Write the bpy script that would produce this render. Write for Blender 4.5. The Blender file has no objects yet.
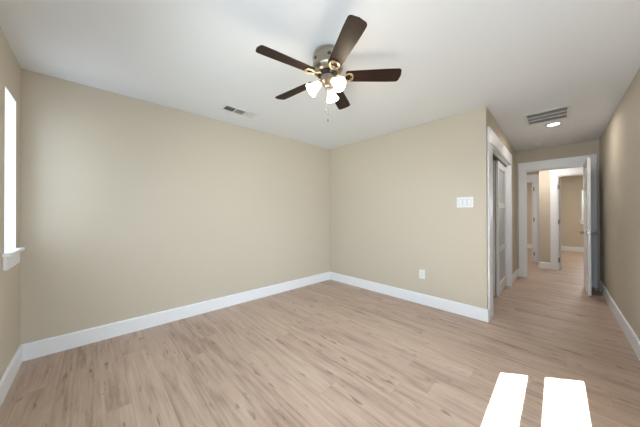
import bpy, bmesh, math
from mathutils import Vector, Matrix

scene = bpy.context.scene
COL = scene.collection
PI = math.pi

# ------------------------------------------------------------------ camera
cam_d = bpy.data.cameras.new('camera')
cam = bpy.data.objects.new('camera', cam_d)
COL.objects.link(cam)
YAW, PITCH, ROLL = 0.797, 0.0040, -0.002
fw = Vector((-math.sin(YAW) * math.cos(PITCH), math.cos(YAW) * math.cos(PITCH), math.sin(PITCH)))
rt = Vector((math.cos(YAW), math.sin(YAW), 0))
up = rt.cross(fw)
r2 = rt * math.cos(ROLL) + up * math.sin(ROLL)
u2 = -rt * math.sin(ROLL) + up * math.cos(ROLL)
M = Matrix((r2, u2, -fw)).transposed().to_4x4()
M.translation = Vector((0, 0, 1.216))
cam.matrix_world = M
cam_d.sensor_width = 36
cam_d.lens = 13.0425
cam_d.clip_start = 0.02
scene.camera = cam

# ------------------------------------------------------------------ exposure, sky, sun, daylight
scene.view_settings.view_transform = 'Standard'
scene.view_settings.look = 'None'
scene.view_settings.gamma = 1
scene.view_settings.use_curve_mapping = False
scene.view_settings.exposure = 1.07

SUN_ELEV = math.radians(33)
w = bpy.data.worlds.new('sky')
scene.world = w
w.use_nodes = True
nt = w.node_tree
sky = nt.nodes.new('ShaderNodeTexSky')
sky.sky_type = 'NISHITA'
sky.sun_disc = False
sky.sun_elevation = SUN_ELEV
sky.sun_rotation = PI
bg = nt.nodes['Background']
bg.inputs['Strength'].default_value = 0.08
nt.links.new(sky.outputs[0], bg.inputs['Color'])

sun_d = bpy.data.lights.new('sun', 'SUN')
sun_d.energy = 58
sun_d.angle = math.radians(0.2)
sun_d.color = (0.84, 0.93, 1.0)
sun = bpy.data.objects.new('sun', sun_d)
COL.objects.link(sun)
sdir = Vector((0, math.cos(SUN_ELEV), -math.sin(SUN_ELEV)))
sun.rotation_euler = sdir.to_track_quat('-Z', 'Y').to_euler()
sun.location = (0, -6, 6)


def area(name, loc, direction, sx, sy, energy, color=(1, 1, 1), spread=PI):
    d = bpy.data.lights.new(name, 'AREA')
    d.shape = 'RECTANGLE'
    d.size, d.size_y = sx, sy
    d.energy = energy
    d.color = color
    d.spread = spread
    o = bpy.data.objects.new(name, d)
    o.location = loc
    o.rotation_euler = Vector(direction).to_track_quat('-Z', 'Y').to_euler()
    COL.objects.link(o)
    return o


# area lamps in place of daylight; wide and side windows are added
area('added_daylight', (-0.08, -0.40, 1.52), (0.04, 1, 0.0), 0.45, 1.1, 12.5, (0.68, 0.84, 1.0))
area('added_daylight', (-1.55, -0.40, 1.52), (0, 1, -0.40), 1.30, 1.1, 6.5, (0.68, 0.84, 1.0), math.radians(145))  # lamp of the added wide window, evens the room light
area('added_daylight', (-2.79, -0.53, 1.52), (0.0, 1, 0), 0.26, 1.05, 2.0, (0.68, 0.84, 1.0))
area('added_daylight', (0.455, 1.55, 1.52), (-1, 0.05, -0.5), 1.5, 1.1, 12, (0.74, 0.87, 1.0), math.radians(120))  # lamp of the added side window, lifts the long wall and closet trim
area('added_daylight', (0.95, 11.05, 1.5), (0, -1, 0), 0.7, 0.9, 6, (0.94, 0.97, 1.0))


# ------------------------------------------------------------------ materials
def mat(name, color, rough=0.5, metal=0.0, bump=0.0, bscale=200.0, var=0.0, emit=None, estr=0.0, spec=0.5):
    m = bpy.data.materials.new(name)
    m.use_nodes = True
    t = m.node_tree
    b = t.nodes['Principled BSDF']
    b.inputs['Base Color'].default_value = (*color, 1)
    b.inputs['Roughness'].default_value = rough
    b.inputs['Metallic'].default_value = metal
    b.inputs['Specular IOR Level'].default_value = spec
    tc = t.nodes.new('ShaderNodeTexCoord')
    if bump or var:
        n = t.nodes.new('ShaderNodeTexNoise')
        n.inputs['Scale'].default_value = bscale
        n.inputs['Detail'].default_value = 3
        t.links.new(tc.outputs['Object'], n.inputs['Vector'])
    if bump:
        bp = t.nodes.new('ShaderNodeBump')
        bp.inputs['Strength'].default_value = bump
        bp.inputs['Distance'].default_value = 0.002
        t.links.new(n.outputs['Fac'], bp.inputs['Height'])
        t.links.new(bp.outputs['Normal'], b.inputs['Normal'])
    if var:
        n2 = t.nodes.new('ShaderNodeTexNoise')
        n2.inputs['Scale'].default_value = 1.7
        t.links.new(tc.outputs['Object'], n2.inputs['Vector'])
        mx = t.nodes.new('ShaderNodeMix')
        mx.data_type = 'RGBA'
        mx.inputs['A'].default_value = (*[c * (1 - var) for c in color], 1)
        mx.inputs['B'].default_value = (*[min(1, c * (1 + var)) for c in color], 1)
        t.links.new(n2.outputs['Fac'], mx.inputs['Factor'])
        t.links.new(mx.outputs['Result'], b.inputs['Base Color'])
    if emit:
        b.inputs['Emission Color'].default_value = (*emit, 1)
        b.inputs['Emission Strength'].default_value = estr
    return m


M_WALL = mat('beige_wall_paint', (0.61, 0.543, 0.44), 0.75, bump=0.25, bscale=160, var=0.015, spec=0.3)
M_CEIL = mat('white_ceiling_paint', (0.84, 0.86, 0.89), 0.9, bump=0.2, bscale=120, spec=0.2)
M_TRIM = mat('white_trim_paint', (0.885, 0.895, 0.92), 0.35, bump=0.03, bscale=60)
M_DOOR = mat('white_door_paint', (0.82, 0.825, 0.82), 0.5, bump=0.03, bscale=60)
M_PLAST = mat('white_plastic', (0.85, 0.85, 0.84), 0.3, bump=0.01)
M_GRILLE = mat('white_enamel_metal', (0.78, 0.78, 0.77), 0.4, bump=0.01)
M_DUCT = mat('dark_duct', (0.05, 0.05, 0.05), 0.8, bump=0.1)
M_BLACK = mat('black_rail_metal', (0.015, 0.015, 0.016), 0.4, bump=0.02)
M_SLOT = mat('dark_slot', (0.03, 0.03, 0.03), 0.6, bump=0.02)
M_NICKEL = mat('brushed_nickel', (0.40, 0.355, 0.29), 0.32, 1.0, bump=0.05, bscale=400)
M_BRASS = mat('antique_brass', (0.62, 0.48, 0.30), 0.3, 1.0, bump=0.05, bscale=300)
M_STEEL = mat('satin_steel', (0.55, 0.53, 0.50), 0.25, 1.0, bump=0.02)
M_HINGE = mat('satin_hinge_steel', (0.30, 0.29, 0.28), 0.35, 1.0, bump=0.02)
M_EXT = mat('blocker_stucco', (0.6, 0.58, 0.54), 0.9, bump=0.4, bscale=80)
M_RUBBER = mat('white_rubber', (0.75, 0.75, 0.74), 0.6, bump=0.02)
M_LENS = mat('lit_lamp_lens', (0.9, 0.9, 0.88), 0.4, bump=0.01, emit=(1, 0.95, 0.87), estr=5)
M_SHADE = mat('lit_frosted_glass', (0.95, 0.93, 0.88), 0.4, bump=0.01, emit=(1, 0.90, 0.74), estr=2.4)
M_BULB = mat('lit_bulb', (1, 1, 1), 0.4, bump=0.01, emit=(1, 0.88, 0.68), estr=8)


def frosted():
    m = mat('frosted_glass_panel', (0.60, 0.62, 0.62), 0.4, bump=0.05, bscale=40)
    m.node_tree.nodes['Principled BSDF'].inputs['Transmission Weight'].default_value = 0.25
    return m


M_FROST = frosted()


def clear_glass():
    m = bpy.data.materials.new('window_glass')
    m.use_nodes = True
    t = m.node_tree
    t.nodes.remove(t.nodes['Principled BSDF'])
    tr = t.nodes.new('ShaderNodeBsdfTransparent')
    tr.inputs[0].default_value = (0.96, 0.98, 0.97, 1)
    gl = t.nodes.new('ShaderNodeBsdfGlossy')
    gl.inputs['Roughness'].default_value = 0.02
    fr = t.nodes.new('ShaderNodeFresnel')
    mx = t.nodes.new('ShaderNodeMixShader')
    t.links.new(fr.outputs[0], mx.inputs[0])
    t.links.new(tr.outputs[0], mx.inputs[1])
    t.links.new(gl.outputs[0], mx.inputs[2])
    t.links.new(mx.outputs[0], t.nodes['Material Output'].inputs[0])
    return m


M_GLASS = clear_glass()


def blade_wood():
    m = mat('dark_walnut_blade', (0.05, 0.025, 0.015), 0.5, spec=0.25)
    t = m.node_tree
    b = t.nodes['Principled BSDF']
    tc = t.nodes.new('ShaderNodeTexCoord')
    mp = t.nodes.new('ShaderNodeMapping')
    mp.inputs['Scale'].default_value = (4, 60, 4)
    n = t.nodes.new('ShaderNodeTexNoise')
    n.inputs['Scale'].default_value = 1.5
    n.inputs['Detail'].default_value = 5
    cr = t.nodes.new('ShaderNodeValToRGB')
    cr.color_ramp.elements[0].position = 0.3
    cr.color_ramp.elements[0].color = (0.010, 0.0045, 0.003, 1)
    cr.color_ramp.elements[1].position = 0.75
    cr.color_ramp.elements[1].color = (0.036, 0.015, 0.008, 1)
    t.links.new(tc.outputs['Object'], mp.inputs[0])
    t.links.new(mp.outputs[0], n.inputs['Vector'])
    t.links.new(n.outputs['Fac'], cr.inputs[0])
    t.links.new(cr.outputs[0], b.inputs['Base Color'])
    return m


M_BLADE = blade_wood()


def plank_floor():
    m = bpy.data.materials.new('oak_plank_floor')
    m.use_nodes = True
    t = m.node_tree
    L = t.links
    b = t.nodes['Principled BSDF']
    N = t.nodes.new

    def math_(op, a, c=None):
        n = N('ShaderNodeMath')
        n.operation = op
        for i, v in enumerate((a, c)):
            if v is None:
                continue
            if isinstance(v, (int, float)):
                n.inputs[i].default_value = v
            else:
                L.new(v, n.inputs[i])
        return n.outputs[0]

    tc = N('ShaderNodeTexCoord')
    sp = N('ShaderNodeSeparateXYZ')
    L.new(tc.outputs['Object'], sp.inputs[0])
    X, Y = sp.outputs[0], sp.outputs[1]
    PW, PL = 0.18, 1.22
    yr = math_('DIVIDE', Y, PW)
    row = math_('FLOOR', yr)
    wn = N('ShaderNodeTexWhiteNoise')
    wn.noise_dimensions = '1D'
    L.new(row, wn.inputs['W'])
    xr = math_('ADD', math_('DIVIDE', X, PL), wn.outputs['Value'])
    colm = math_('FLOOR', xr)
    cb = N('ShaderNodeCombineXYZ')
    L.new(row, cb.inputs[0])
    L.new(colm, cb.inputs[1])
    wn2 = N('ShaderNodeTexWhiteNoise')
    wn2.noise_dimensions = '3D'
    L.new(cb.outputs[0], wn2.inputs['Vector'])
    rnd = wn2.outputs['Value']
    # grain coordinates, offset for each plank
    cg = N('ShaderNodeCombineXYZ')
    L.new(X, cg.inputs[0])
    L.new(Y, cg.inputs[1])
    L.new(math_('MULTIPLY', rnd, 37.0), cg.inputs[2])

    def noise(sx, sy, scale, detail, rough=0.5, dist=0.0):
        mp = N('ShaderNodeMapping')
        mp.inputs['Scale'].default_value = (sx, sy, 1)
        L.new(cg.outputs[0], mp.inputs[0])
        n = N('ShaderNodeTexNoise')
        n.inputs['Scale'].default_value = scale
        n.inputs['Detail'].default_value = detail
        n.inputs['Roughness'].default_value = rough
        n.inputs['Distortion'].default_value = dist
        L.new(mp.outputs[0], n.inputs['Vector'])
        return n.outputs['Fac']

    fine = noise(2.0, 45, 1.3, 6, 0.65)
    broad = noise(1.5, 12, 1.2, 4, 0.55, 0.6)
    knot = noise(4.5, 19, 1.6, 1, 0.5, 0.4)
    v = math_('ADD', math_('MULTIPLY', fine, 0.50), math_('MULTIPLY', broad, 0.50))
    v = math_('ADD', v, math_('MULTIPLY', math_('SUBTRACT', rnd, 0.5), 0.10))
    cr = N('ShaderNodeValToRGB')
    e = cr.color_ramp.elements
    e[0].position = 0.30
    e[0].color = (0.245, 0.165, 0.118, 1)
    e[1].position = 0.68
    e[1].color = (0.55, 0.420, 0.328, 1)
    mid = e.new(0.47)
    mid.color = (0.435, 0.312, 0.236, 1)
    L.new(v, cr.inputs[0])
    kr = N('ShaderNodeValToRGB')
    kr.color_ramp.elements[0].position = 0.67
    kr.color_ramp.elements[0].color = (1, 1, 1, 1)
    kr.color_ramp.elements[1].position = 0.76
    kr.color_ramp.elements[1].color = (0.52, 0.46, 0.41, 1)
    L.new(knot, kr.inputs[0])
    mk = N('ShaderNodeMix')
    mk.data_type = 'RGBA'
    mk.blend_type = 'MULTIPLY'
    mk.inputs['Factor'].default_value = 0.9
    L.new(cr.outputs[0], mk.inputs['A'])
    L.new(kr.outputs[0], mk.inputs['B'])
    # seams
    fy = math_('FRACT', yr)
    fx = math_('FRACT', xr)
    sy_ = math_('LESS_THAN', math_('MINIMUM', fy, math_('SUBTRACT', 1.0, fy)), 0.007)
    sx_ = math_('LESS_THAN', math_('MINIMUM', fx, math_('SUBTRACT', 1.0, fx)), 0.001)
    seam = math_('MAXIMUM', sy_, sx_)
    ms = N('ShaderNodeMix')
    ms.data_type = 'RGBA'
    ms.blend_type = 'MULTIPLY'
    L.new(math_('MULTIPLY', seam, 0.30), ms.inputs['Factor'])
    L.new(mk.outputs['Result'], ms.inputs['A'])
    ms.inputs['B'].default_value = (0.45, 0.4, 0.36, 1)
    L.new(ms.outputs['Result'], b.inputs['Base Color'])
    b.inputs['Roughness'].default_value = 0.42
    b.inputs['Specular IOR Level'].default_value = 0.45
    bp = N('ShaderNodeBump')
    bp.inputs['Strength'].default_value = 0.15
    bp.inputs['Distance'].default_value = 0.001
    L.new(math_('SUBTRACT', fine, seam), bp.inputs['Height'])
    L.new(bp.outputs['Normal'], b.inputs['Normal'])
    return m


M_FLOOR = plank_floor()


# ------------------------------------------------------------------ mesh helpers
def box(bm, x0, x1, y0, y1, z0, z1, mtx=None):
    vs = [bm.verts.new((x, y, z)) for x in (x0, x1) for y in (y0, y1) for z in (z0, z1)]
    if mtx:
        for v in vs:
            v.co = mtx @ v.co
    for f in ((0, 1, 3, 2), (4, 6, 7, 5), (0, 4, 5, 1), (2, 3, 7, 6), (0, 2, 6, 4), (1, 5, 7, 3)):
        bm.faces.new([vs[i] for i in f])
    return vs


def bevel_all(bm, width=0.002, seg=2):
    bmesh.ops.bevel(bm, geom=list(bm.edges), offset=width, segments=seg, affect='EDGES', profile=0.7)


def bbox(bm, x0, x1, y0, y1, z0, z1, bev=0.002, mtx=None, seg=2):
    """bevelled box, added to bm"""
    t = bmesh.new()
    box(t, x0, x1, y0, y1, z0, z1)
    bevel_all(t, bev, seg)
    if mtx:
        bmesh.ops.transform(t, matrix=mtx, verts=t.verts)
    me = bpy.data.meshes.new('tmp')
    t.to_mesh(me)
    t.free()
    bm.from_mesh(me)
    bpy.data.meshes.remove(me)


def lathe(bm, prof, seg=40, mtx=None, cap=False):
    rings = []
    for r, z in prof:
        if r < 1e-6:
            rings.append([bm.verts.new((0, 0, z))])
        else:
            rings.append([bm.verts.new((r * math.cos(2 * PI * i / seg), r * math.sin(2 * PI * i / seg), z)) for i in range(seg)])
    for a, c in zip(rings, rings[1:]):
        for i in range(seg):
            j = (i + 1) % seg
            if len(a) == 1 and len(c) == 1:
                continue
            if len(a) == 1:
                bm.faces.new((a[0], c[j], c[i]))
            elif len(c) == 1:
                bm.faces.new((a[i], a[j], c[0]))
            else:
                bm.faces.new((a[i], a[j], c[j], c[i]))
    if mtx:
        for rg in rings:
            for v in rg:
                v.co = mtx @ v.co
    return rings


def tube(bm, pts, r, seg=10, closed=False):
    pts = [Vector(p) for p in pts]
    n = len(pts)
    rings = []
    ref = None
    for i, p in enumerate(pts):
        if closed:
            d = (pts[(i + 1) % n] - pts[i - 1]).normalized()
        else:
            d = (pts[min(i + 1, n - 1)] - pts[max(i - 1, 0)]).normalized()
        if ref is None:
            ref = Vector((0, 0, 1)) if abs(d.z) < 0.9 else Vector((1, 0, 0))
        a = (ref - d * ref.dot(d)).normalized()
        ref = a
        c = d.cross(a)
        rr = r[i] if isinstance(r, (list, tuple)) else r
        rings.append([bm.verts.new(p + (a * math.cos(2 * PI * k / seg) + c * math.sin(2 * PI * k / seg)) * rr) for k in range(seg)])
    m = n if closed else n - 1
    for i in range(m):
        A, B = rings[i], rings[(i + 1) % n]
        for k in range(seg):
            bm.faces.new((A[k], A[(k + 1) % seg], B[(k + 1) % seg], B[k]))
    if not closed:
        bm.faces.new(list(reversed(rings[0])))
        bm.faces.new(rings[-1])


def obj(name, bm, m, parent=None, smooth=False, loc=None):
    bmesh.ops.recalc_face_normals(bm, faces=bm.faces)
    me = bpy.data.meshes.new(name)
    bm.to_mesh(me)
    bm.free()
    me.materials.append(m)
    if smooth:
        for p in me.polygons:
            p.use_smooth = True
        try:
            me.set_sharp_from_angle(angle=math.radians(38))
        except Exception:
            pass
    o = bpy.data.objects.new(name, me)
    COL.objects.link(o)
    if parent:
        o.parent = parent
    if loc:
        o.location = loc
    return o


def empty(name, loc=(0, 0, 0), rotz=0):
    o = bpy.data.objects.new(name, None)
    o.empty_display_size = 0.1
    o.location = loc
    o.rotation_euler = (0, 0, rotz)
    COL.objects.link(o)
    return o


def tag(o, label, cat, group=None):
    o['label'] = label
    o['category'] = cat
    if group:
        o['group'] = group
    return o


def struct(o, label=None):
    o['kind'] = 'structure'
    if label:
        o['label'] = label
    return o


# ------------------------------------------------------------------ the room
H = 2.44
X0, XR = -3.12, 0.485          # window-wall corner, right wall
Y0, Y2, Y4 = -0.434, 3.184, 5.936
XB = -2.993                    # far end of the long left wall
X3 = -0.56                     # closet wall face
T = 0.15


def wall(name, A, B, thick, openings=(), z0=0.0, z1=H, material=None, label=None):
    """inner face runs A->B, body lies to the right of that direction; openings (s0, s1, z0, z1)"""
    A = Vector((A[0], A[1], 0))
    B = Vector((B[0], B[1], 0))
    d = (B - A)
    ln = d.length
    ang = math.atan2(d.y, d.x)
    mt = Matrix.Translation(A) @ Matrix.Rotation(ang, 4, 'Z')
    bm = bmesh.new()
    cuts = sorted(openings)
    s = 0
    for (a, c, oz0, oz1) in cuts:
        if a > s:
            box(bm, s, a, -thick, 0, z0, z1, mt)
        if oz0 > z0:
            box(bm, a, c, -thick, 0, z0, oz0, mt)
        if oz1 < z1:
            box(bm, a, c, -thick, 0, oz1, z1, mt)
        s = c
    if ln > s:
        box(bm, s, ln, -thick, 0, z0, z1, mt)
    return struct(obj(name, bm, material or M_WALL), label)


# floor and ceiling slabs
bm = bmesh.new()
box(bm, -3.35, 2.1, -0.62, 11.3, -0.12, 0)
struct(obj('floor', bm, M_FLOOR), 'light oak plank floor running across room and hall')
bm = bmesh.new()
box(bm, -3.35, 2.1, -0.62, 11.3, H, H + 0.12)
struct(obj('ceiling', bm, M_CEIL), 'flat white ceiling')

# window openings in the window wall (face y = Y0, seen from +y, body towards -y)
WX0, WX1, WZ0, WZ1 = -2.95, -2.63, 0.94, 2.10       # narrow window by the corner
VX0, VX1, VM0, VM1 = -0.331, 0.151, -0.139, -0.089  # twin narrow window behind the camera
UX0, UX1 = -2.2, -0.9                              # unseen wide window, added to even the daylight
wall('wall_front', (X0 - T, Y0), (XR + 0.1, Y0), T,
     [(WX0 - X0 + T, WX1 - X0 + T, WZ0, WZ1), (VX0 - X0 + T, VM0 - X0 + T, WZ0, WZ1), (VM1 - X0 + T, VX1 - X0 + T, WZ0, WZ1), (UX0 - X0 + T, UX1 - X0 + T, WZ0, WZ1)],
     label='beige wall with the narrow windows')
wall('wall_left', (XB, Y2 + 0.1), (X0, Y0), T, label='long plain beige wall')
wall('wall_back', (X3, Y2), (XB, Y2), 0.1, label='beige wall with the switch plate and outlet')
# closet wall, body towards -x : direction +y has its right side at +x, so run -y... (A far, B near)
CY0, CY1, CZ = 3.45, 5.02, 2.05
wall('wall_closet', (X3, Y4), (X3, Y2 + 0.1), 0.1, [(Y4 - CY1, Y4 - CY0, 0, CZ)], label='beige wall around the closet opening')
SY0, SY1 = 0.75, 2.35                              # unseen side window, added to light the faces opposite
wall('wall_right', (XR, Y0), (XR, Y4), 0.1, [(SY0 - Y0, SY1 - Y0, WZ0, WZ1)], label='plain beige wall on the right of the hall')
DX0, DX1, DZ = -0.437, 0.345, 2.05
wall('wall_doorway', (1.95, Y4), (-2.35, Y4), 0.1, [(1.95 - DX1, 1.95 - DX0, 0, DZ)], label='beige wall around the bedroom doorway')
# closet interior
wall('wall_closet_back', (-1.32, 5.2), (-1.32, Y2 + 0.1), 0.06, label='closet back wall')
wall('wall_closet_end', (-0.66, 5.2), (-1.38, 5.2), 0.06, label='closet end wall')

# rooms beyond the doorway
BY = 7.18
AX = -0.288        # left end of that wall
wall('wall_hall', (1.95, BY), (AX, BY), 0.1, [(1.95 - 0.76, 1.95 - 0.0, 0, 2.04)], label='beige hall wall beyond the doorway')
LY = 7.92
wall('wall_partition', (AX, 11.1), (AX, BY + 0.1), -0.1, label='partition between the two far rooms')
wall('wall_alcove', (AX, LY), (-2.35, LY), 0.1, [(0.11, 0.87, 0, 2.04)], label='beige wall around the far left doorway')
wall('wall_far', (2.0, 11.1), (-2.4, 11.1), 0.15, [(2.0 - 1.30, 2.0 - 0.535, 1.0, 1.98)], label='beige end wall of the far room')
wall('wall_hall_left', (-2.35, 5.93), (-2.35, 11.1), -0.1, label='end wall of the cross hall')
wall('wall_hall_right', (1.95, 11.1), (1.95, 5.93), -0.1, label='end wall of the cross hall')


# ---- baseboards
def baseboard(name, A, B, h=0.14, t=0.015, cap0=True):
    """runs A->B on the wall face, sticks out to the LEFT of the direction"""
    A = Vector((A[0], A[1], 0))
    B = Vector((B[0], B[1], 0))
    d = B - A
    mt = Matrix.Translation(A) @ Matrix.Rotation(math.atan2(d.y, d.x), 4, 'Z')
    prof = [(0, 0), (t, 0), (t, h - 0.010), (t - 0.004, h - 0.003), (t - 0.008, h), (0, h)]
    bm = bmesh.new()
    r0 = [bm.verts.new(mt @ Vector((0, y, z))) for y, z in prof]
    r1 = [bm.verts.new(mt @ Vector((d.length, y, z))) for y, z in prof]
    n = len(prof)
    for i in range(n):
        j = (i + 1) % n
        bm.faces.new((r0[i], r0[j], r1[j], r1[i]))
    bm.faces.new(r0)
    bm.faces.new(list(reversed(r1)))
    return struct(obj(name, bm, M_TRIM), 'white baseboard')


b = 0.015
baseboard('baseboard_front', (X0, Y0), (XR, Y0))
baseboard('baseboard_left', (XB + 0.001, Y2), (X0, Y0))
baseboard('baseboard_back', (X3, Y2), (XB, Y2))
baseboard('baseboard_corner', (X3, 3.235), (X3, Y2 - b))
baseboard('baseboard_closet', (X3, Y4), (X3, 5.14))
baseboard('baseboard_right', (XR, Y0), (XR, Y4))
baseboard('baseboard_doorway', (-0.525, Y4), (X3, Y4))
baseboard('baseboard_hall', (-0.11, BY), (AX - 0.015, BY))
baseboard('baseboard_far', (1.95, 11.1), (AX + 0.1, 11.1), 0.15)
baseboard('baseboard_far_left', (AX, 11.1), (-2.35, 11.1), 0.15)
baseboard('baseboard_closet_back', (-1.32, 5.2), (-1.32, Y2 + 0.1))
baseboard('baseboard_closet_end', (-0.66, 5.2), (-1.32, 5.2))
baseboard('baseboard_closet_front', (-1.32, Y2 + 0.1), (-0.66, Y2 + 0.1))


# ---- casings : flat boards, one mesh per doorway
def casing(name, axis, face, sgn, a0, a1, wL, wR, ztop, headh, jamb, jt=0.018, th=0.018, stop=True):
    """axis 'x': opening spans x a0..a1 in a wall with face y=face, trim protrudes sgn along y; jamb depth goes the other way"""
    bm = bmesh.new()

    def bb(u0, u1, v0, v1, z0, z1, bev=0.0025):
        v0, v1 = min(v0, v1), max(v0, v1)
        if axis == 'x':
            bbox(bm, u0, u1, v0, v1, z0, z1, bev)
        else:
            bbox(bm, v0, v1, u0, u1, z0, z1, bev)
    f1 = face + sgn * th
    bb(a0 - wL, a0, face, f1, 0, ztop)
    bb(a1, a1 + wR, face, f1, 0, ztop)
    bb(a0 - wL - 0.004, a1 + wR + 0.004, face, face + sgn * (th + 0.004), ztop, ztop + headh)
    jb = face - sgn * jamb
    bb(a0 - 0.001, a0 + jt, face + sgn * 0.003, jb, 0, ztop, 0.001)
    bb(a1 - jt, a1 + 0.001, face + sgn * 0.003, jb, 0, ztop, 0.001)
    bb(a0, a1, face + sgn * 0.003, jb, ztop - jt, ztop + 0.001, 0.001)
    if stop:
        m0, m1 = face - sgn * 0.045, face - sgn * 0.058
        bb(a0 + jt, a0 + jt + 0.010, m0, m1, 0, ztop - jt, 0.001)
        bb(a1 - jt - 0.010, a1 - jt, m0, m1, 0, ztop - jt, 0.001)
        bb(a0 + jt, a1 - jt, m0, m1, ztop - jt - 0.010, ztop - jt, 0.001)
    return struct(obj(name, bm, M_TRIM), 'white door casing')


casing('trim_1', 'x', Y4, -1, DX0, DX1, 0.088, 0.108, DZ, 0.15, 0.1)
casing('trim_2', 'y', X3, +1, CY0, CY1, 0.21, 0.12, CZ, 0.17, 0.1, stop=False)
casing('trim_3', 'x', BY, -1, 0.0, 0.76, 0.108, 0.108, 2.04, 0.18, 0.1, stop=False)
casing('trim_4', 'x', LY, -1, -1.158, -0.398, 0.108, 0.106, 2.04, 0.17, 0.1, stop=False)


# ---- windows
def window(name, x0, x1, z0, z1, yface, depth, sgn, horn_l=0.0, horn_r=0.0, label=''):
    """sgn=-1 : outside lies at -y"""
    root = struct(empty(name, ((x0 + x1) / 2, yface, z0)), label)
    cx = (x0 + x1) / 2
    hw, hh = (x1 - x0) / 2, z1 - z0

    def yy(a, c):
        return (min(a * sgn, c * sgn), max(a * sgn, c * sgn))
    # white reveal boards
    bm = bmesh.new()
    t = 0.006
    y0_, y1_ = yy(-0.001, depth)
    box(bm, -hw - 0.001, -hw + t, y0_, y1_, 0, hh)
    box(bm, hw - t, hw + 0.001, y0_, y1_, 0, hh)
    box(bm, -hw, hw, y0_, y1_, hh - t, hh + 0.001)
    obj('reveal', bm, M_TRIM, root)
    # sash
    bm = bmesh.new()
    s0, s1 = yy(depth - 0.05, depth - 0.01)
    fwid = 0.016
    box(bm, -hw + t, -hw + t + fwid, s0, s1, 0, hh - t)
    box(bm, hw - t - fwid, hw - t, s0, s1, 0, hh - t)
    box(bm, -hw + t, hw - t, s0, s1, 0, fwid)
    box(bm, -hw + t, hw - t, s0, s1, hh - t - fwid, hh - t)
    obj('window_frame', bm, M_TRIM, root)
    bm = bmesh.new()
    g0, g1 = yy(depth - 0.032, depth - 0.028)
    box(bm, -hw + t + fwid, hw - t - fwid, g0, g1, fwid, hh - t - fwid)
    obj('pane', bm, M_GLASS, root)
    if horn_l or horn_r:
        bm = bmesh.new()
        a, c = yy(-0.038, 0.002)
        bbox(bm, -hw - horn_l, hw + horn_r, a, c, -0.004, 0.018, 0.003)
        a, c = yy(0.0, depth)
        box(bm, -hw, hw, a, c, -0.02, 0.012)
        obj('window_sill', bm, M_TRIM, root)
        bm = bmesh.new()
        a, c = yy(-0.017, 0.0)
        bbox(bm, -hw - max(0, horn_l - 0.02), hw + horn_r - 0.02, a, c, -0.10, -0.004, 0.002)
        obj('apron', bm, M_TRIM, root)
    return root


window('window_1', WX0, WX1, WZ0, WZ1, Y0, T, -1, 0.055, 0.05, 'narrow window with white sill beside the corner')
window('window_2', VX0, VM0, WZ0, WZ1, Y0, T, -1, 0.03, 0.0, 'narrow window behind the camera')
window('window_3', VM1, VX1, WZ0, WZ1, Y0, T, -1, 0.0, 0.03, 'narrow window behind the camera')
window('added_window_wide', UX0, UX1, WZ0, WZ1, Y0, T, -1, 0.05, 0.05, 'unseen wide window added to even the daylight')
sw_ = window('added_window_side', -(SY1 - SY0) / 2, (SY1 - SY0) / 2, WZ0, WZ1, 0, 0.1, -1, 0.05, 0.05, 'unseen side window added for light from the right')
sw_.location = (XR, (SY0 + SY1) / 2, WZ0)
sw_.rotation_euler = (0, 0, PI / 2)
window('window_4', 0.535, 1.30, 1.0, 1.98, 11.1, 0.15, +1, 0.04, 0.04, 'bright window in the far room')

# unseen sun cutter outside, added to slant the top of the sun patches
bm = bmesh.new()
xa, xb = -0.6, 0.9
za, zb = 2.203 + (xa + 0.0) * 0.463, 2.203 + (xb + 0.0) * 0.463
vs = [bm.verts.new(v) for v in ((xa, -0.90, za), (xb, -0.90, zb), (xb, -0.90, zb + 0.5), (xa, -0.90, za + 0.5),
                                (xa, -0.94, za), (xb, -0.94, zb), (xb, -0.94, zb + 0.5), (xa, -0.94, za + 0.5))]
for f in ((0, 1, 2, 3), (5, 4, 7, 6), (0, 4, 5, 1), (3, 2, 6, 7), (0, 3, 7, 4), (1, 5, 6, 2)):
    bm.faces.new([vs[i] for i in f])
# panel from the sun cutter back to the wall
vs = [bm.verts.new(v) for v in ((xa, -0.90, za + 0.42), (xb, -0.90, zb + 0.42), (xb, -0.585, zb + 0.42), (xa, -0.585, za + 0.42),
                                (xa, -0.90, za + 0.48), (xb, -0.90, zb + 0.48), (xb, -0.585, zb + 0.48), (xa, -0.585, za + 0.48))]
for f in ((0, 1, 2, 3), (5, 4, 7, 6), (0, 4, 5, 1), (3, 2, 6, 7), (0, 3, 7, 4), (1, 5, 6, 2)):
    bm.faces.new([vs[i] for i in f])
struct(obj('sun_cutter', bm, M_EXT), 'unseen sloping board added outside to cut the sunlight')

# unseen block outside, added to keep the sun off the narrow corner window
bm = bmesh.new()
box(bm, -9.0, -0.55, -6.2, -3.6, -0.15, 4.9)
struct(obj('sun_blocker', bm, M_EXT), 'unseen block added outside to keep the sun off the windows')

# ground outside
bm = bmesh.new()
box(bm, -12, 10, -14, -0.62, -0.30, -0.15)
struct(obj('ground_outside', bm, mat('dry_grass', (0.22, 0.22, 0.12), 0.9, bump=0.6, bscale=20)), 'ground outside the windows')
bm = bmesh.new()
box(bm, -12, 10, 11.3, 24, -0.30, -0.15)
struct(obj('ground_outside', bm, bpy.data.materials['dry_grass']), 'ground outside the windows')


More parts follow.
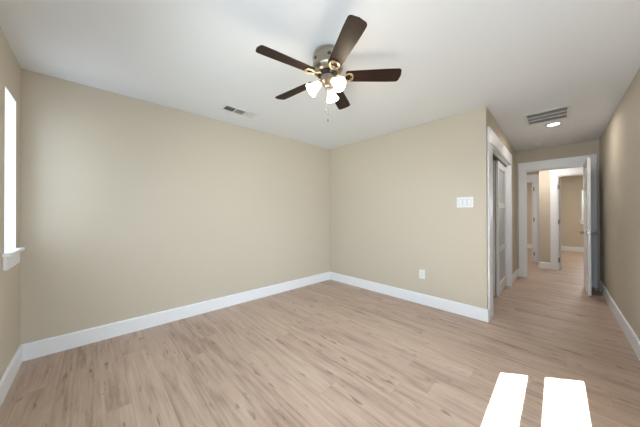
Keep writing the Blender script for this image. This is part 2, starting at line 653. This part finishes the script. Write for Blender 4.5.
# ---- doors
def leaf_mesh(wd, ht, th=0.035, panels=True):
    """door leaf in the local xz plane: x 0..wd, y -th..0, recessed six-panel faces"""
    bm = bmesh.new()
    core = 0.010
    box(bm, 0.05, wd - 0.05, -th + core, -core, 0.05, ht - 0.05)
    st = 0.11 if wd > 0.6 else 0.08
    mid = 0.10
    rails = [(0, 0.22), (0.86, 1.00), (1.60, 1.70), (ht - 0.12, ht)]
    bbox(bm, 0, st, -th, 0, 0, ht, 0.002)
    bbox(bm, wd - st, wd, -th, 0, 0, ht, 0.002)
    for z0, z1 in rails:
        bbox(bm, st - 0.002, wd - st + 0.002, -th, 0, z0, z1, 0.002)
    for (z0, z1) in ((0.22, 0.86), (1.0, 1.6), (1.7, ht - 0.12)):
        bbox(bm, wd / 2 - mid / 2, wd / 2 + mid / 2, -th, 0, z0 - 0.002, z1 + 0.002, 0.002)
        for (a, c) in ((st, wd / 2 - mid / 2), (wd / 2 + mid / 2, wd - st)):
            bbox(bm, a + 0.025, c - 0.025, -th + 0.003, -0.003, z0 + 0.025, z1 - 0.025, 0.006)
    return bm


def hinge_mesh():
    bm = bmesh.new()
    lathe(bm, [(0, -0.052), (0.007, -0.05), (0.007, 0.05), (0, 0.052)], 12)
    box(bm, -0.002, 0.030, -0.0015, 0.0015, -0.045, 0.045)
    return bm


def knob_mesh(side):
    """axis along y, side = +1/-1"""
    bm = bmesh.new()
    prof = [(0, 0), (0.032, 0), (0.032, 0.004), (0.026, 0.009), (0.012, 0.012), (0.010, 0.030), (0.016, 0.036),
            (0.026, 0.044), (0.029, 0.055), (0.024, 0.066), (0.012, 0.072), (0, 0.073)]
    lathe(bm, prof, 28, Matrix.Rotation(-side * PI / 2, 4, 'X'))
    return bm


def door(name, hinge, ang, wd, ht, mirror=False, label='', hinges=True, knobs=True, hside=1):
    root = struct(empty(name, (hinge[0], hinge[1], 0), ang), label)
    lf = obj('door_leaf', leaf_mesh(wd, ht), M_DOOR, root, loc=(0, 0, 0.012))
    if knobs:
        for s in (1, -1):
            obj('door_knob', knob_mesh(s), M_STEEL, root, smooth=True, loc=(wd - 0.065, 0 if s > 0 else -0.035, 0.935))
        bm = bmesh.new()
        bbox(bm, wd - 0.001, wd + 0.0015, -0.030, -0.005, 0.90, 0.97, 0.0008)
        obj('latch_plate', bm, M_STEEL, root)
    if hinges:
        for z in (0.22, 1.03, 1.85):
            obj('hinge', hinge_mesh(), M_HINGE, root, loc=(-0.004, 0.004 if hside > 0 else -0.039, z))
    return root


# open bedroom door: hinge at right jamb, leaf towards the camera (-y). local x -> -y, local y -> +x
door('door_1', (0.345, Y4 - 0.015), -PI / 2, 0.70, 2.03, label='open white panel door with satin knob', hside=1)
# far right room door, opened into that room
door('door_2', (0.022, BY + 0.085), PI / 2 + 0.12, 0.72, 2.0, label='white door standing open into the far room', hside=1)
# far left room door
door('door_3', (-0.455, LY + 0.085), PI / 2 - 0.15, 0.72, 2.0, label='white door standing open in the far left room', hside=-1)


def jamb_hinges(parent, x, y, zs):
    for z in zs:
        bm = bmesh.new()
        lathe(bm, [(0, -0.05), (0.008, -0.048), (0.008, 0.048), (0, 0.05)], 12)
        box(bm, -0.014, 0.014, -0.002, 0.002, -0.045, 0.045)
        o = obj('hinge', bm, M_HINGE, parent)
        o.location = (x, y, z)


jamb_hinges(bpy.data.objects['trim_3'], 0.022, BY - 0.006, (0.22, 1.05, 1.80))
jamb_hinges(bpy.data.objects['trim_4'], -0.406, LY - 0.006, (0.22, 1.08, 1.84))


# ---- closet sliding doors with three frosted panels
def sliding_door(name, x, y0, wd, label, rails):
    root = struct(empty(name, (x, y0, 0)), label)
    ht = 2.010
    th = 0.030
    bm = bmesh.new()
    st = 0.085
    z0 = 0.012
    bbox(bm, -th, 0, 0, st, z0, ht, 0.002)
    bbox(bm, -th, 0, wd - st, wd, z0, ht, 0.002)
    for a, c in rails:
        bbox(bm, -th, 0, st - 0.002, wd - st + 0.002, a, c, 0.002)
    obj('door_frame', bm, M_DOOR, root)
    bm = bmesh.new()
    box(bm, -th - 0.0005, 0.0005, -0.0025, 0.0005, z0 + 0.01, ht - 0.01)
    for (a0, a1), (b0, b1) in zip(rails, rails[1:]):
        bm2 = bmesh.new()
        box(bm2, -0.020, -0.012, st, wd - st, a1, b0)
        obj('glass_panel', bm2, M_FROST, root)
    bm.free()
    return root


RL = [(0.012, 0.18), (0.65, 0.72), (1.31, 1.39), (1.90, 2.010)]
sliding_door('door_4', -0.605, 4.25, 0.765, 'white sliding closet door with three frosted glass panels', RL)
sliding_door('door_5', -0.644, 4.235, 0.765, 'second sliding closet door behind the front one', RL)
bm = bmesh.new()
box(bm, -0.650, -0.598, CY0 + 0.02, CY1 - 0.02, 2.013, 2.031)
box(bm, -0.612, -0.600, CY0 + 0.02, 4.24, 1.998, 2.013)
tr = struct(obj('trim_5', bm, M_BLACK), 'black sliding door track')
bm = bmesh.new()
bbox(bm, -0.640, -0.636, 4.252, 4.262, 0.02, 1.97, 0.0005)
obj('gap_strip', bm, M_BLACK, bpy.data.objects['door_4'])  # thin black strip in the gap between the two leaves
bpy.data.objects['gap_strip'].location = (0.605, -4.25, 0)

# ------------------------------------------------------------------ ceiling fan
FX, FY = -1.213, 1.269
fan = tag(empty('ceiling_fan', (FX, FY, H)), 'flush mount ceiling fan with five dark wood blades and three lit glass shades', 'ceiling fan')
bm = bmesh.new()
lathe(bm, [(0, 0), (0.086, 0), (0.100, -0.008), (0.110, -0.022), (0.114, -0.036), (0.114, -0.042), (0.110, -0.046), (0.112, -0.105), (0.117, -0.112),
           (0.117, -0.124), (0.110, -0.136), (0.095, -0.150), (0.084, -0.158), (0, -0.158)], 56)
obj('motor_housing', bm, M_NICKEL, fan, True)
for k in range(6):
    bm = bmesh.new()
    a = k * PI / 3 + 0.35
    lathe(bm, [(0, 0.004), (0.012, 0.003), (0.014, 0)], 14,
          Matrix.Rotation(a, 4, 'Z') @ Matrix.Translation((0.111, 0, -0.075)) @ Matrix.Rotation(PI / 2, 4, 'Y'))
    obj('housing_vent', bm, M_SLOT, fan, True)
bm = bmesh.new()
lathe(bm, [(0, -0.158), (0.070, -0.158), (0.074, -0.162), (0.074, -0.174), (0.060, -0.178), (0, -0.178)], 40)
obj('rotor_hub', bm, M_BLACK, fan, True)
bm = bmesh.new()
lathe(bm, [(0, -0.178), (0.048, -0.178), (0.052, -0.182), (0.052, -0.215), (0.056, -0.220), (0.056, -0.228), (0.040, -0.242), (0.022, -0.252),
           (0.018, -0.262), (0.010, -0.270), (0, -0.272)], 36)
obj('switch_housing', bm, M_NICKEL, fan, True)

ZB = -0.180      # blade plane below ceiling (z = 2.26)
R_OUT = 0.549
PITCHB = math.radians(-13)


def blade_bm():
    bm = bmesh.new()
    r0, r1 = 0.135, R_OUT
    pts = []
    w0, w1 = 0.048, 0.059
    # lower edge then the rounded tip then back
    pts.append((r0, -w0 + 0.012))
    pts.append((r0 + 0.012, -w0))
    pts.append((r1 - 0.10, -w1))
    rc = 0.024
    for i in range(7):
        a = -PI / 2 + (PI / 2) * i / 6
        pts.append((r1 - rc - 0.006 + rc * math.cos(a), -w1 + rc + rc * math.sin(a)))
    pts.append((r1, 0))
    for i in range(7):
        a = (PI / 2) * i / 6
        pts.append((r1 - rc - 0.006 + rc * math.cos(a), w1 - rc + rc * math.sin(a)))
    pts.append((r1 - 0.10, w1))
    pts.append((r0 + 0.012, w0))
    pts.append((r0, w0 - 0.012))
    th = 0.0055
    top = [bm.verts.new((x, y, th / 2)) for x, y in pts]
    bot = [bm.verts.new((x, y, -th / 2)) for x, y in pts]
    n = len(pts)
    bm.faces.new(top)
    bm.faces.new(list(reversed(bot)))
    for i in range(n):
        j = (i + 1) % n
        bm.faces.new((top[i], bot[i], bot[j], top[j]))
    return bm


def iron_bm():
    bm = bmesh.new()
    # arm from the hub, dipping under the blade, ending in an open heart loop
    tube(bm, [(0.060, 0, 0.012), (0.080, 0, 0.008), (0.100, 0, -0.002), (0.120, 0, -0.008)], [0.011, 0.010, 0.009, 0.008], 10)
    loop = []
    for i in range(36):
        a = 2 * PI * i / 36
        # rounded triangle / heart with its point towards the hub
        r = 0.029 * (1 + 0.10 * math.cos(3 * a + PI))
        loop.append((0.155 + r * math.cos(a) * 1.3, r * math.sin(a) * 1.1, -0.010))
    tube(bm, loop, 0.0058, 8, closed=True)
    for (x, y) in ((0.176, 0.020), (0.176, -0.020), (0.120, 0)):
        lathe(bm, [(0, -0.016), (0.006, -0.014), (0.008, -0.008), (0.008, 0.0)], 12, Matrix.Translation((x, y, 0)))
    return bm


blade_me = iron_me = None
for k in range(5):
    a = math.radians(259.7 + 72 * k)
    mtx = Matrix.Translation((0, 0, ZB)) @ Matrix.Rotation(a, 4, 'Z') @ Matrix.Rotation(PITCHB, 4, 'X')
    if k == 0:
        bl = obj('blade', blade_bm(), M_BLADE, fan)
        blade_me = bl.data
        ir = obj('blade_bracket', iron_bm(), M_BRASS, bl, True)
        iron_me = ir.data
    else:
        bl = bpy.data.objects.new('blade', blade_me)
        COL.objects.link(bl)
        bl.parent = fan
        ir = bpy.data.objects.new('blade_bracket', iron_me)
        COL.objects.link(ir)
        ir.parent = bl
    bl.matrix_local = mtx

# light kit : three bell shades
shade_prof = [(0.019, 0.0), (0.025, 0.006), (0.030, 0.020), (0.035, 0.040), (0.041, 0.062), (0.050, 0.085), (0.060, 0.102),
              (0.058, 0.102), (0.048, 0.085), (0.039, 0.062), (0.033, 0.040), (0.028, 0.020), (0.017, 0.003)]
for phi in (115.6, -4.4, -124.4):
    a = math.radians(phi)
    tilt = math.radians(50)      # axis from straight down
    ax = Vector((math.sin(tilt) * math.cos(a), math.sin(tilt) * math.sin(a), -math.cos(tilt)))
    base = Vector((0.030 * math.cos(a), 0.030 * math.sin(a), -0.212))
    neck = base + ax * 0.028
    q = ax.to_track_quat('Z', 'Y').to_matrix().to_4x4()
    bm = bmesh.new()
    tube(bm, [Vector((0.02 * math.cos(a), 0.02 * math.sin(a), -0.206)), base, neck], [0.010, 0.011, 0.012], 12)
    lathe(bm, [(0, 0), (0.020, 0.0), (0.025, 0.006), (0.025, 0.016), (0, 0.016)], 24, Matrix.Translation(neck) @ q)
    obj('shade_holder', bm, M_BRASS, fan, True)
    bm = bmesh.new()
    lathe(bm, [(r * 0.88, z * 0.88) for r, z in shade_prof], 36, Matrix.Translation(neck + ax * 0.012) @ q)
    sh = obj('lamp_shade', bm, M_SHADE, fan, True)
    sh['label'] = 'glowing frosted bell glass shade'
    bm = bmesh.new()
    lathe(bm, [(0, 0.0), (0.012, 0.002), (0.013, 0.012), (0.020, 0.030), (0.024, 0.045), (0.021, 0.060), (0.010, 0.070), (0, 0.072)], 20,
          Matrix.Translation(neck + ax * 0.018) @ q)
    obj('bulb', bm, M_BULB, fan, True)
    ld = bpy.data.lights.new('fan_bulb_light', 'POINT')
    ld.energy = 0.9
    ld.color = (1, 0.84, 0.62)
    ld.shadow_soft_size = 0.04
    lo = bpy.data.objects.new('fan_bulb_light', ld)
    lo.location = Vector((FX, FY, H)) + neck + ax * 0.125
    COL.objects.link(lo)

# pull chains
for (dx, dy, z1, r) in ((-0.036, 0.013, 2.026, 0.005), (-0.009, 0.013, 1.947, 0.006)):
    bm = bmesh.new()
    zt = 2.205
    n = int((zt - z1) / 0.007)
    for i in range(n):
        z = zt - i * 0.007 - H
        lathe(bm, [(0, z), (0.0009, z - 0.0017), (0.0009, z - 0.0037), (0, z - 0.0055)], 6, Matrix.Translation((dx, dy, 0)))
    ch = obj('pull_chain', bm, M_HINGE, fan)
    bm = bmesh.new()
    lathe(bm, [(0, z1 - H + 0.006), (r * 0.5, z1 - H + 0.004), (r, z1 - H - 0.006), (r, z1 - H - 0.016), (0, z1 - H - 0.02)], 14,
          Matrix.Translation((dx, dy, 0)))
    obj('chain_knob', bm, M_HINGE, ch, True)

# ------------------------------------------------------------------ ceiling fittings
# small three-way supply register near the long wall; runs along y
v = tag(empty('ceiling_vent', (-2.635, 1.24, H), math.radians(0)), 'small white louvred supply register in the ceiling beside the long plain wall', 'vent')
bm = bmesh.new()
Lx, Ly = 0.085, 0.205
ix, iy = 0.055, 0.175
for (a0, a1, c0, c1) in ((-Lx, Lx, -Ly, -iy), (-Lx, Lx, iy, Ly), (-Lx, -ix, -iy, iy), (ix, Lx, -iy, iy)):
    bbox(bm, a0, a1, c0, c1, -0.006, 0.0, 0.002)
for c in (-0.058, 0.058):
    box(bm, -ix, ix, c - 0.005, c + 0.005, -0.006, -0.001)
obj('frame', bm, M_GRILLE, v)
bm = bmesh.new()
box(bm, -ix, ix, -iy, iy, -0.0012, -0.0002)
obj('duct_opening', bm, M_DUCT, v)
for s, (c0, c1, tilt) in enumerate(((-iy, -0.063, 50), (-0.053, 0.053, 50), (0.063, iy, -50))):
    bm = bmesh.new()
    n = 9
    for i in range(n):
        if s == 1:
            x = -ix + (i + 0.5) * 2 * ix / n
            mt = Matrix.Translation((x, (c0 + c1) / 2, -0.005)) @ Matrix.Rotation(math.radians(40), 4, 'Y')
            box(bm, -0.0045, 0.0045, (c0 - c1) / 2, (c1 - c0) / 2, -0.0004, 0.0004, mt)
        else:
            y = c0 + (i + 0.5) * (c1 - c0) / n
            mt = Matrix.Translation((0, y, -0.005)) @ Matrix.Rotation(math.radians(tilt), 4, 'X')
            box(bm, -ix, ix, -0.005, 0.005, -0.0004, 0.0004, mt)
    obj('louvres', bm, M_GRILLE, v)

# return air grille in the hall ceiling
g = tag(empty('ceiling_vent', (-0.088, 4.057, H)), 'larger white return air grille in the hall ceiling beside the round recessed light', 'vent')
bm = bmesh.new()
Lx, Ly, ix, iy = 0.205, 0.235, 0.175, 0.205
for (a0, a1, c0, c1) in ((-Lx, Lx, -Ly, -iy), (-Lx, Lx, iy, Ly), (-Lx, -ix, -iy, iy), (ix, Lx, -iy, iy)):
    bbox(bm, a0, a1, c0, c1, -0.007, 0.0, 0.002)
for c in (-0.068, 0.068):
    bbox(bm, -ix, ix, c - 0.012, c + 0.012, -0.007, -0.001, 0.001)
obj('frame', bm, M_GRILLE, g)
bm = bmesh.new()
box(bm, -ix, ix, -iy, iy, -0.0012, -0.0002)
obj('duct_opening', bm, M_DUCT, g)
for (c0, c1) in ((-iy, -0.080), (-0.056, 0.056), (0.080, iy)):
    bm = bmesh.new()
    n = 10
    for i in range(n):
        y = c0 + (i + 0.5) * (c1 - c0) / n
        mt = Matrix.Translation((0, y, -0.0055)) @ Matrix.Rotation(math.radians(28), 4, 'X')
        box(bm, -ix, ix, -0.0022, 0.0022, -0.0004, 0.0004, mt)
    obj('louvres', bm, M_GRILLE, g)


def downlight(x, y, label, energy):
    t = tag(empty('recessed_light', (x, y, H)), label, 'ceiling light')
    bm = bmesh.new()
    lathe(bm, [(0.060, -0.001), (0.060, -0.007), (0.068, -0.010), (0.084, -0.006), (0.087, 0.0)], 40)
    obj('trim_ring', bm, M_GRILLE, t, True)
    bm = bmesh.new()
    lathe(bm, [(0, -0.0065), (0.05, -0.0065), (0.0605, -0.0045)], 40)
    obj('lens', bm, M_LENS, t, True)
    ld = bpy.data.lights.new('downlight_beam', 'AREA')
    ld.shape = 'DISK'
    ld.size = 0.13
    ld.energy = energy
    ld.color = (1, 0.94, 0.87)
    lo = bpy.data.objects.new('downlight_beam', ld)
    lo.location = (x, y, H - 0.012)
    COL.objects.link(lo)
    return t


downlight(-0.032, 4.482, 'lit round recessed light in the hall ceiling past the return air grille', 3.0)
downlight(-0.25, 6.55, 'lit round recessed light in the cross hall ceiling beyond the doorway', 7.5)
downlight(0.70, 8.9, 'unseen recessed light added to brighten the far room', 12)  # unseen lamp, added as ambient light for the far room
downlight(-1.3, 9.4, 'unseen recessed light added to brighten the far left room', 12)  # unseen lamp, added to lift the far left room

s = tag(empty('smoke_detector', (-0.219, 5.528, H)), 'small round white smoke detector on the hall ceiling near the doorway', 'smoke detector')
bm = bmesh.new()
lathe(bm, [(0, -0.030), (0.030, -0.030), (0.046, -0.026), (0.054, -0.018), (0.057, -0.008), (0.057, -0.006)], 36)
obj('cover', bm, M_PLAST, s, True)
bm = bmesh.new()
lathe(bm, [(0.057, -0.006), (0.064, -0.006), (0.066, 0), (0, 0)], 36)
obj('base_plate', bm, M_PLAST, s, True)

# ------------------------------------------------------------------ switch, outlet, door stop
sw = tag(empty('light_switch', (-0.773, Y2, 1.358)), 'white three-gang rocker light switch plate on beige wall near the outside corner', 'light switch')
bm = bmesh.new()
bbox(bm, -0.086, 0.086, -0.006, 0, -0.062, 0.062, 0.003)
obj('cover_plate', bm, M_PLAST, sw)
for k in (-1, 0, 1):
    bm = bmesh.new()
    mt = Matrix.Translation((k * 0.046, -0.0065, 0)) @ Matrix.Rotation(math.radians(4 if k else -4), 4, 'X')
    bbox(bm, -0.0165, 0.0165, -0.0035, 0.002, -0.033, 0.033, 0.001, mt)
    obj('rocker', bm, M_PLAST, sw)
    bm = bmesh.new()
    for (a0, a1, c0, c1) in ((-0.019, -0.0172, -0.036, 0.036), (0.0172, 0.019, -0.036, 0.036), (-0.019, 0.019, -0.036, -0.0345), (-0.019, 0.019, 0.0345, 0.036)):
        box(bm, k * 0.046 + a0, k * 0.046 + a1, -0.0064, -0.0058, c0, c1)
    obj('rocker_gap', bm, mat('grey_gap', (0.25, 0.25, 0.25), 0.6, bump=0.01) if k == -1 else bpy.data.materials['grey_gap'], sw)

ou = tag(empty('wall_outlet', (-1.282, Y2, 0.405)), 'white duplex power outlet low on the beige wall above the baseboard', 'outlet')
bm = bmesh.new()
bbox(bm, -0.037, 0.037, -0.006, 0, -0.060, 0.060, 0.003)
obj('cover_plate', bm, M_PLAST, ou)
for zc in (-0.020, 0.020):
    bm = bmesh.new()
    bbox(bm, -0.0165, 0.0165, -0.009, -0.004, zc - 0.0145, zc + 0.0145, 0.003)
    rc = obj('receptacle', bm, M_PLAST, ou)
    bm = bmesh.new()
    box(bm, -0.008, -0.006, -0.0094, -0.0088, zc - 0.002, zc + 0.008)
    box(bm, 0.006, 0.008, -0.0094, -0.0088, zc - 0.001, zc + 0.007)
    lathe(bm, [(0, 0.0004), (0.003, 0.0004), (0.003, 0)], 12, Matrix.Translation((0, -0.009, zc - 0.008)) @ Matrix.Rotation(PI / 2, 4, 'X'))
    obj('slots', bm, M_SLOT, rc)

ds = tag(empty('door_stop', (XR - 0.015, 5.44, 0.075)), 'small metal door stop on the right baseboard beside the open door', 'door stop')
bm = bmesh.new()
lathe(bm, [(0, 0), (0.014, 0), (0.014, 0.004), (0.007, 0.008), (0.005, 0.012), (0.005, 0.062), (0, 0.062)], 20, Matrix.Rotation(-PI / 2, 4, 'Y'))
obj('stem', bm, M_STEEL, ds, True)
bm = bmesh.new()
lathe(bm, [(0, 0.060), (0.009, 0.060), (0.010, 0.066), (0.009, 0.076), (0, 0.078)], 20, Matrix.Rotation(-PI / 2, 4, 'Y'))
obj('tip', bm, M_RUBBER, ds, True)
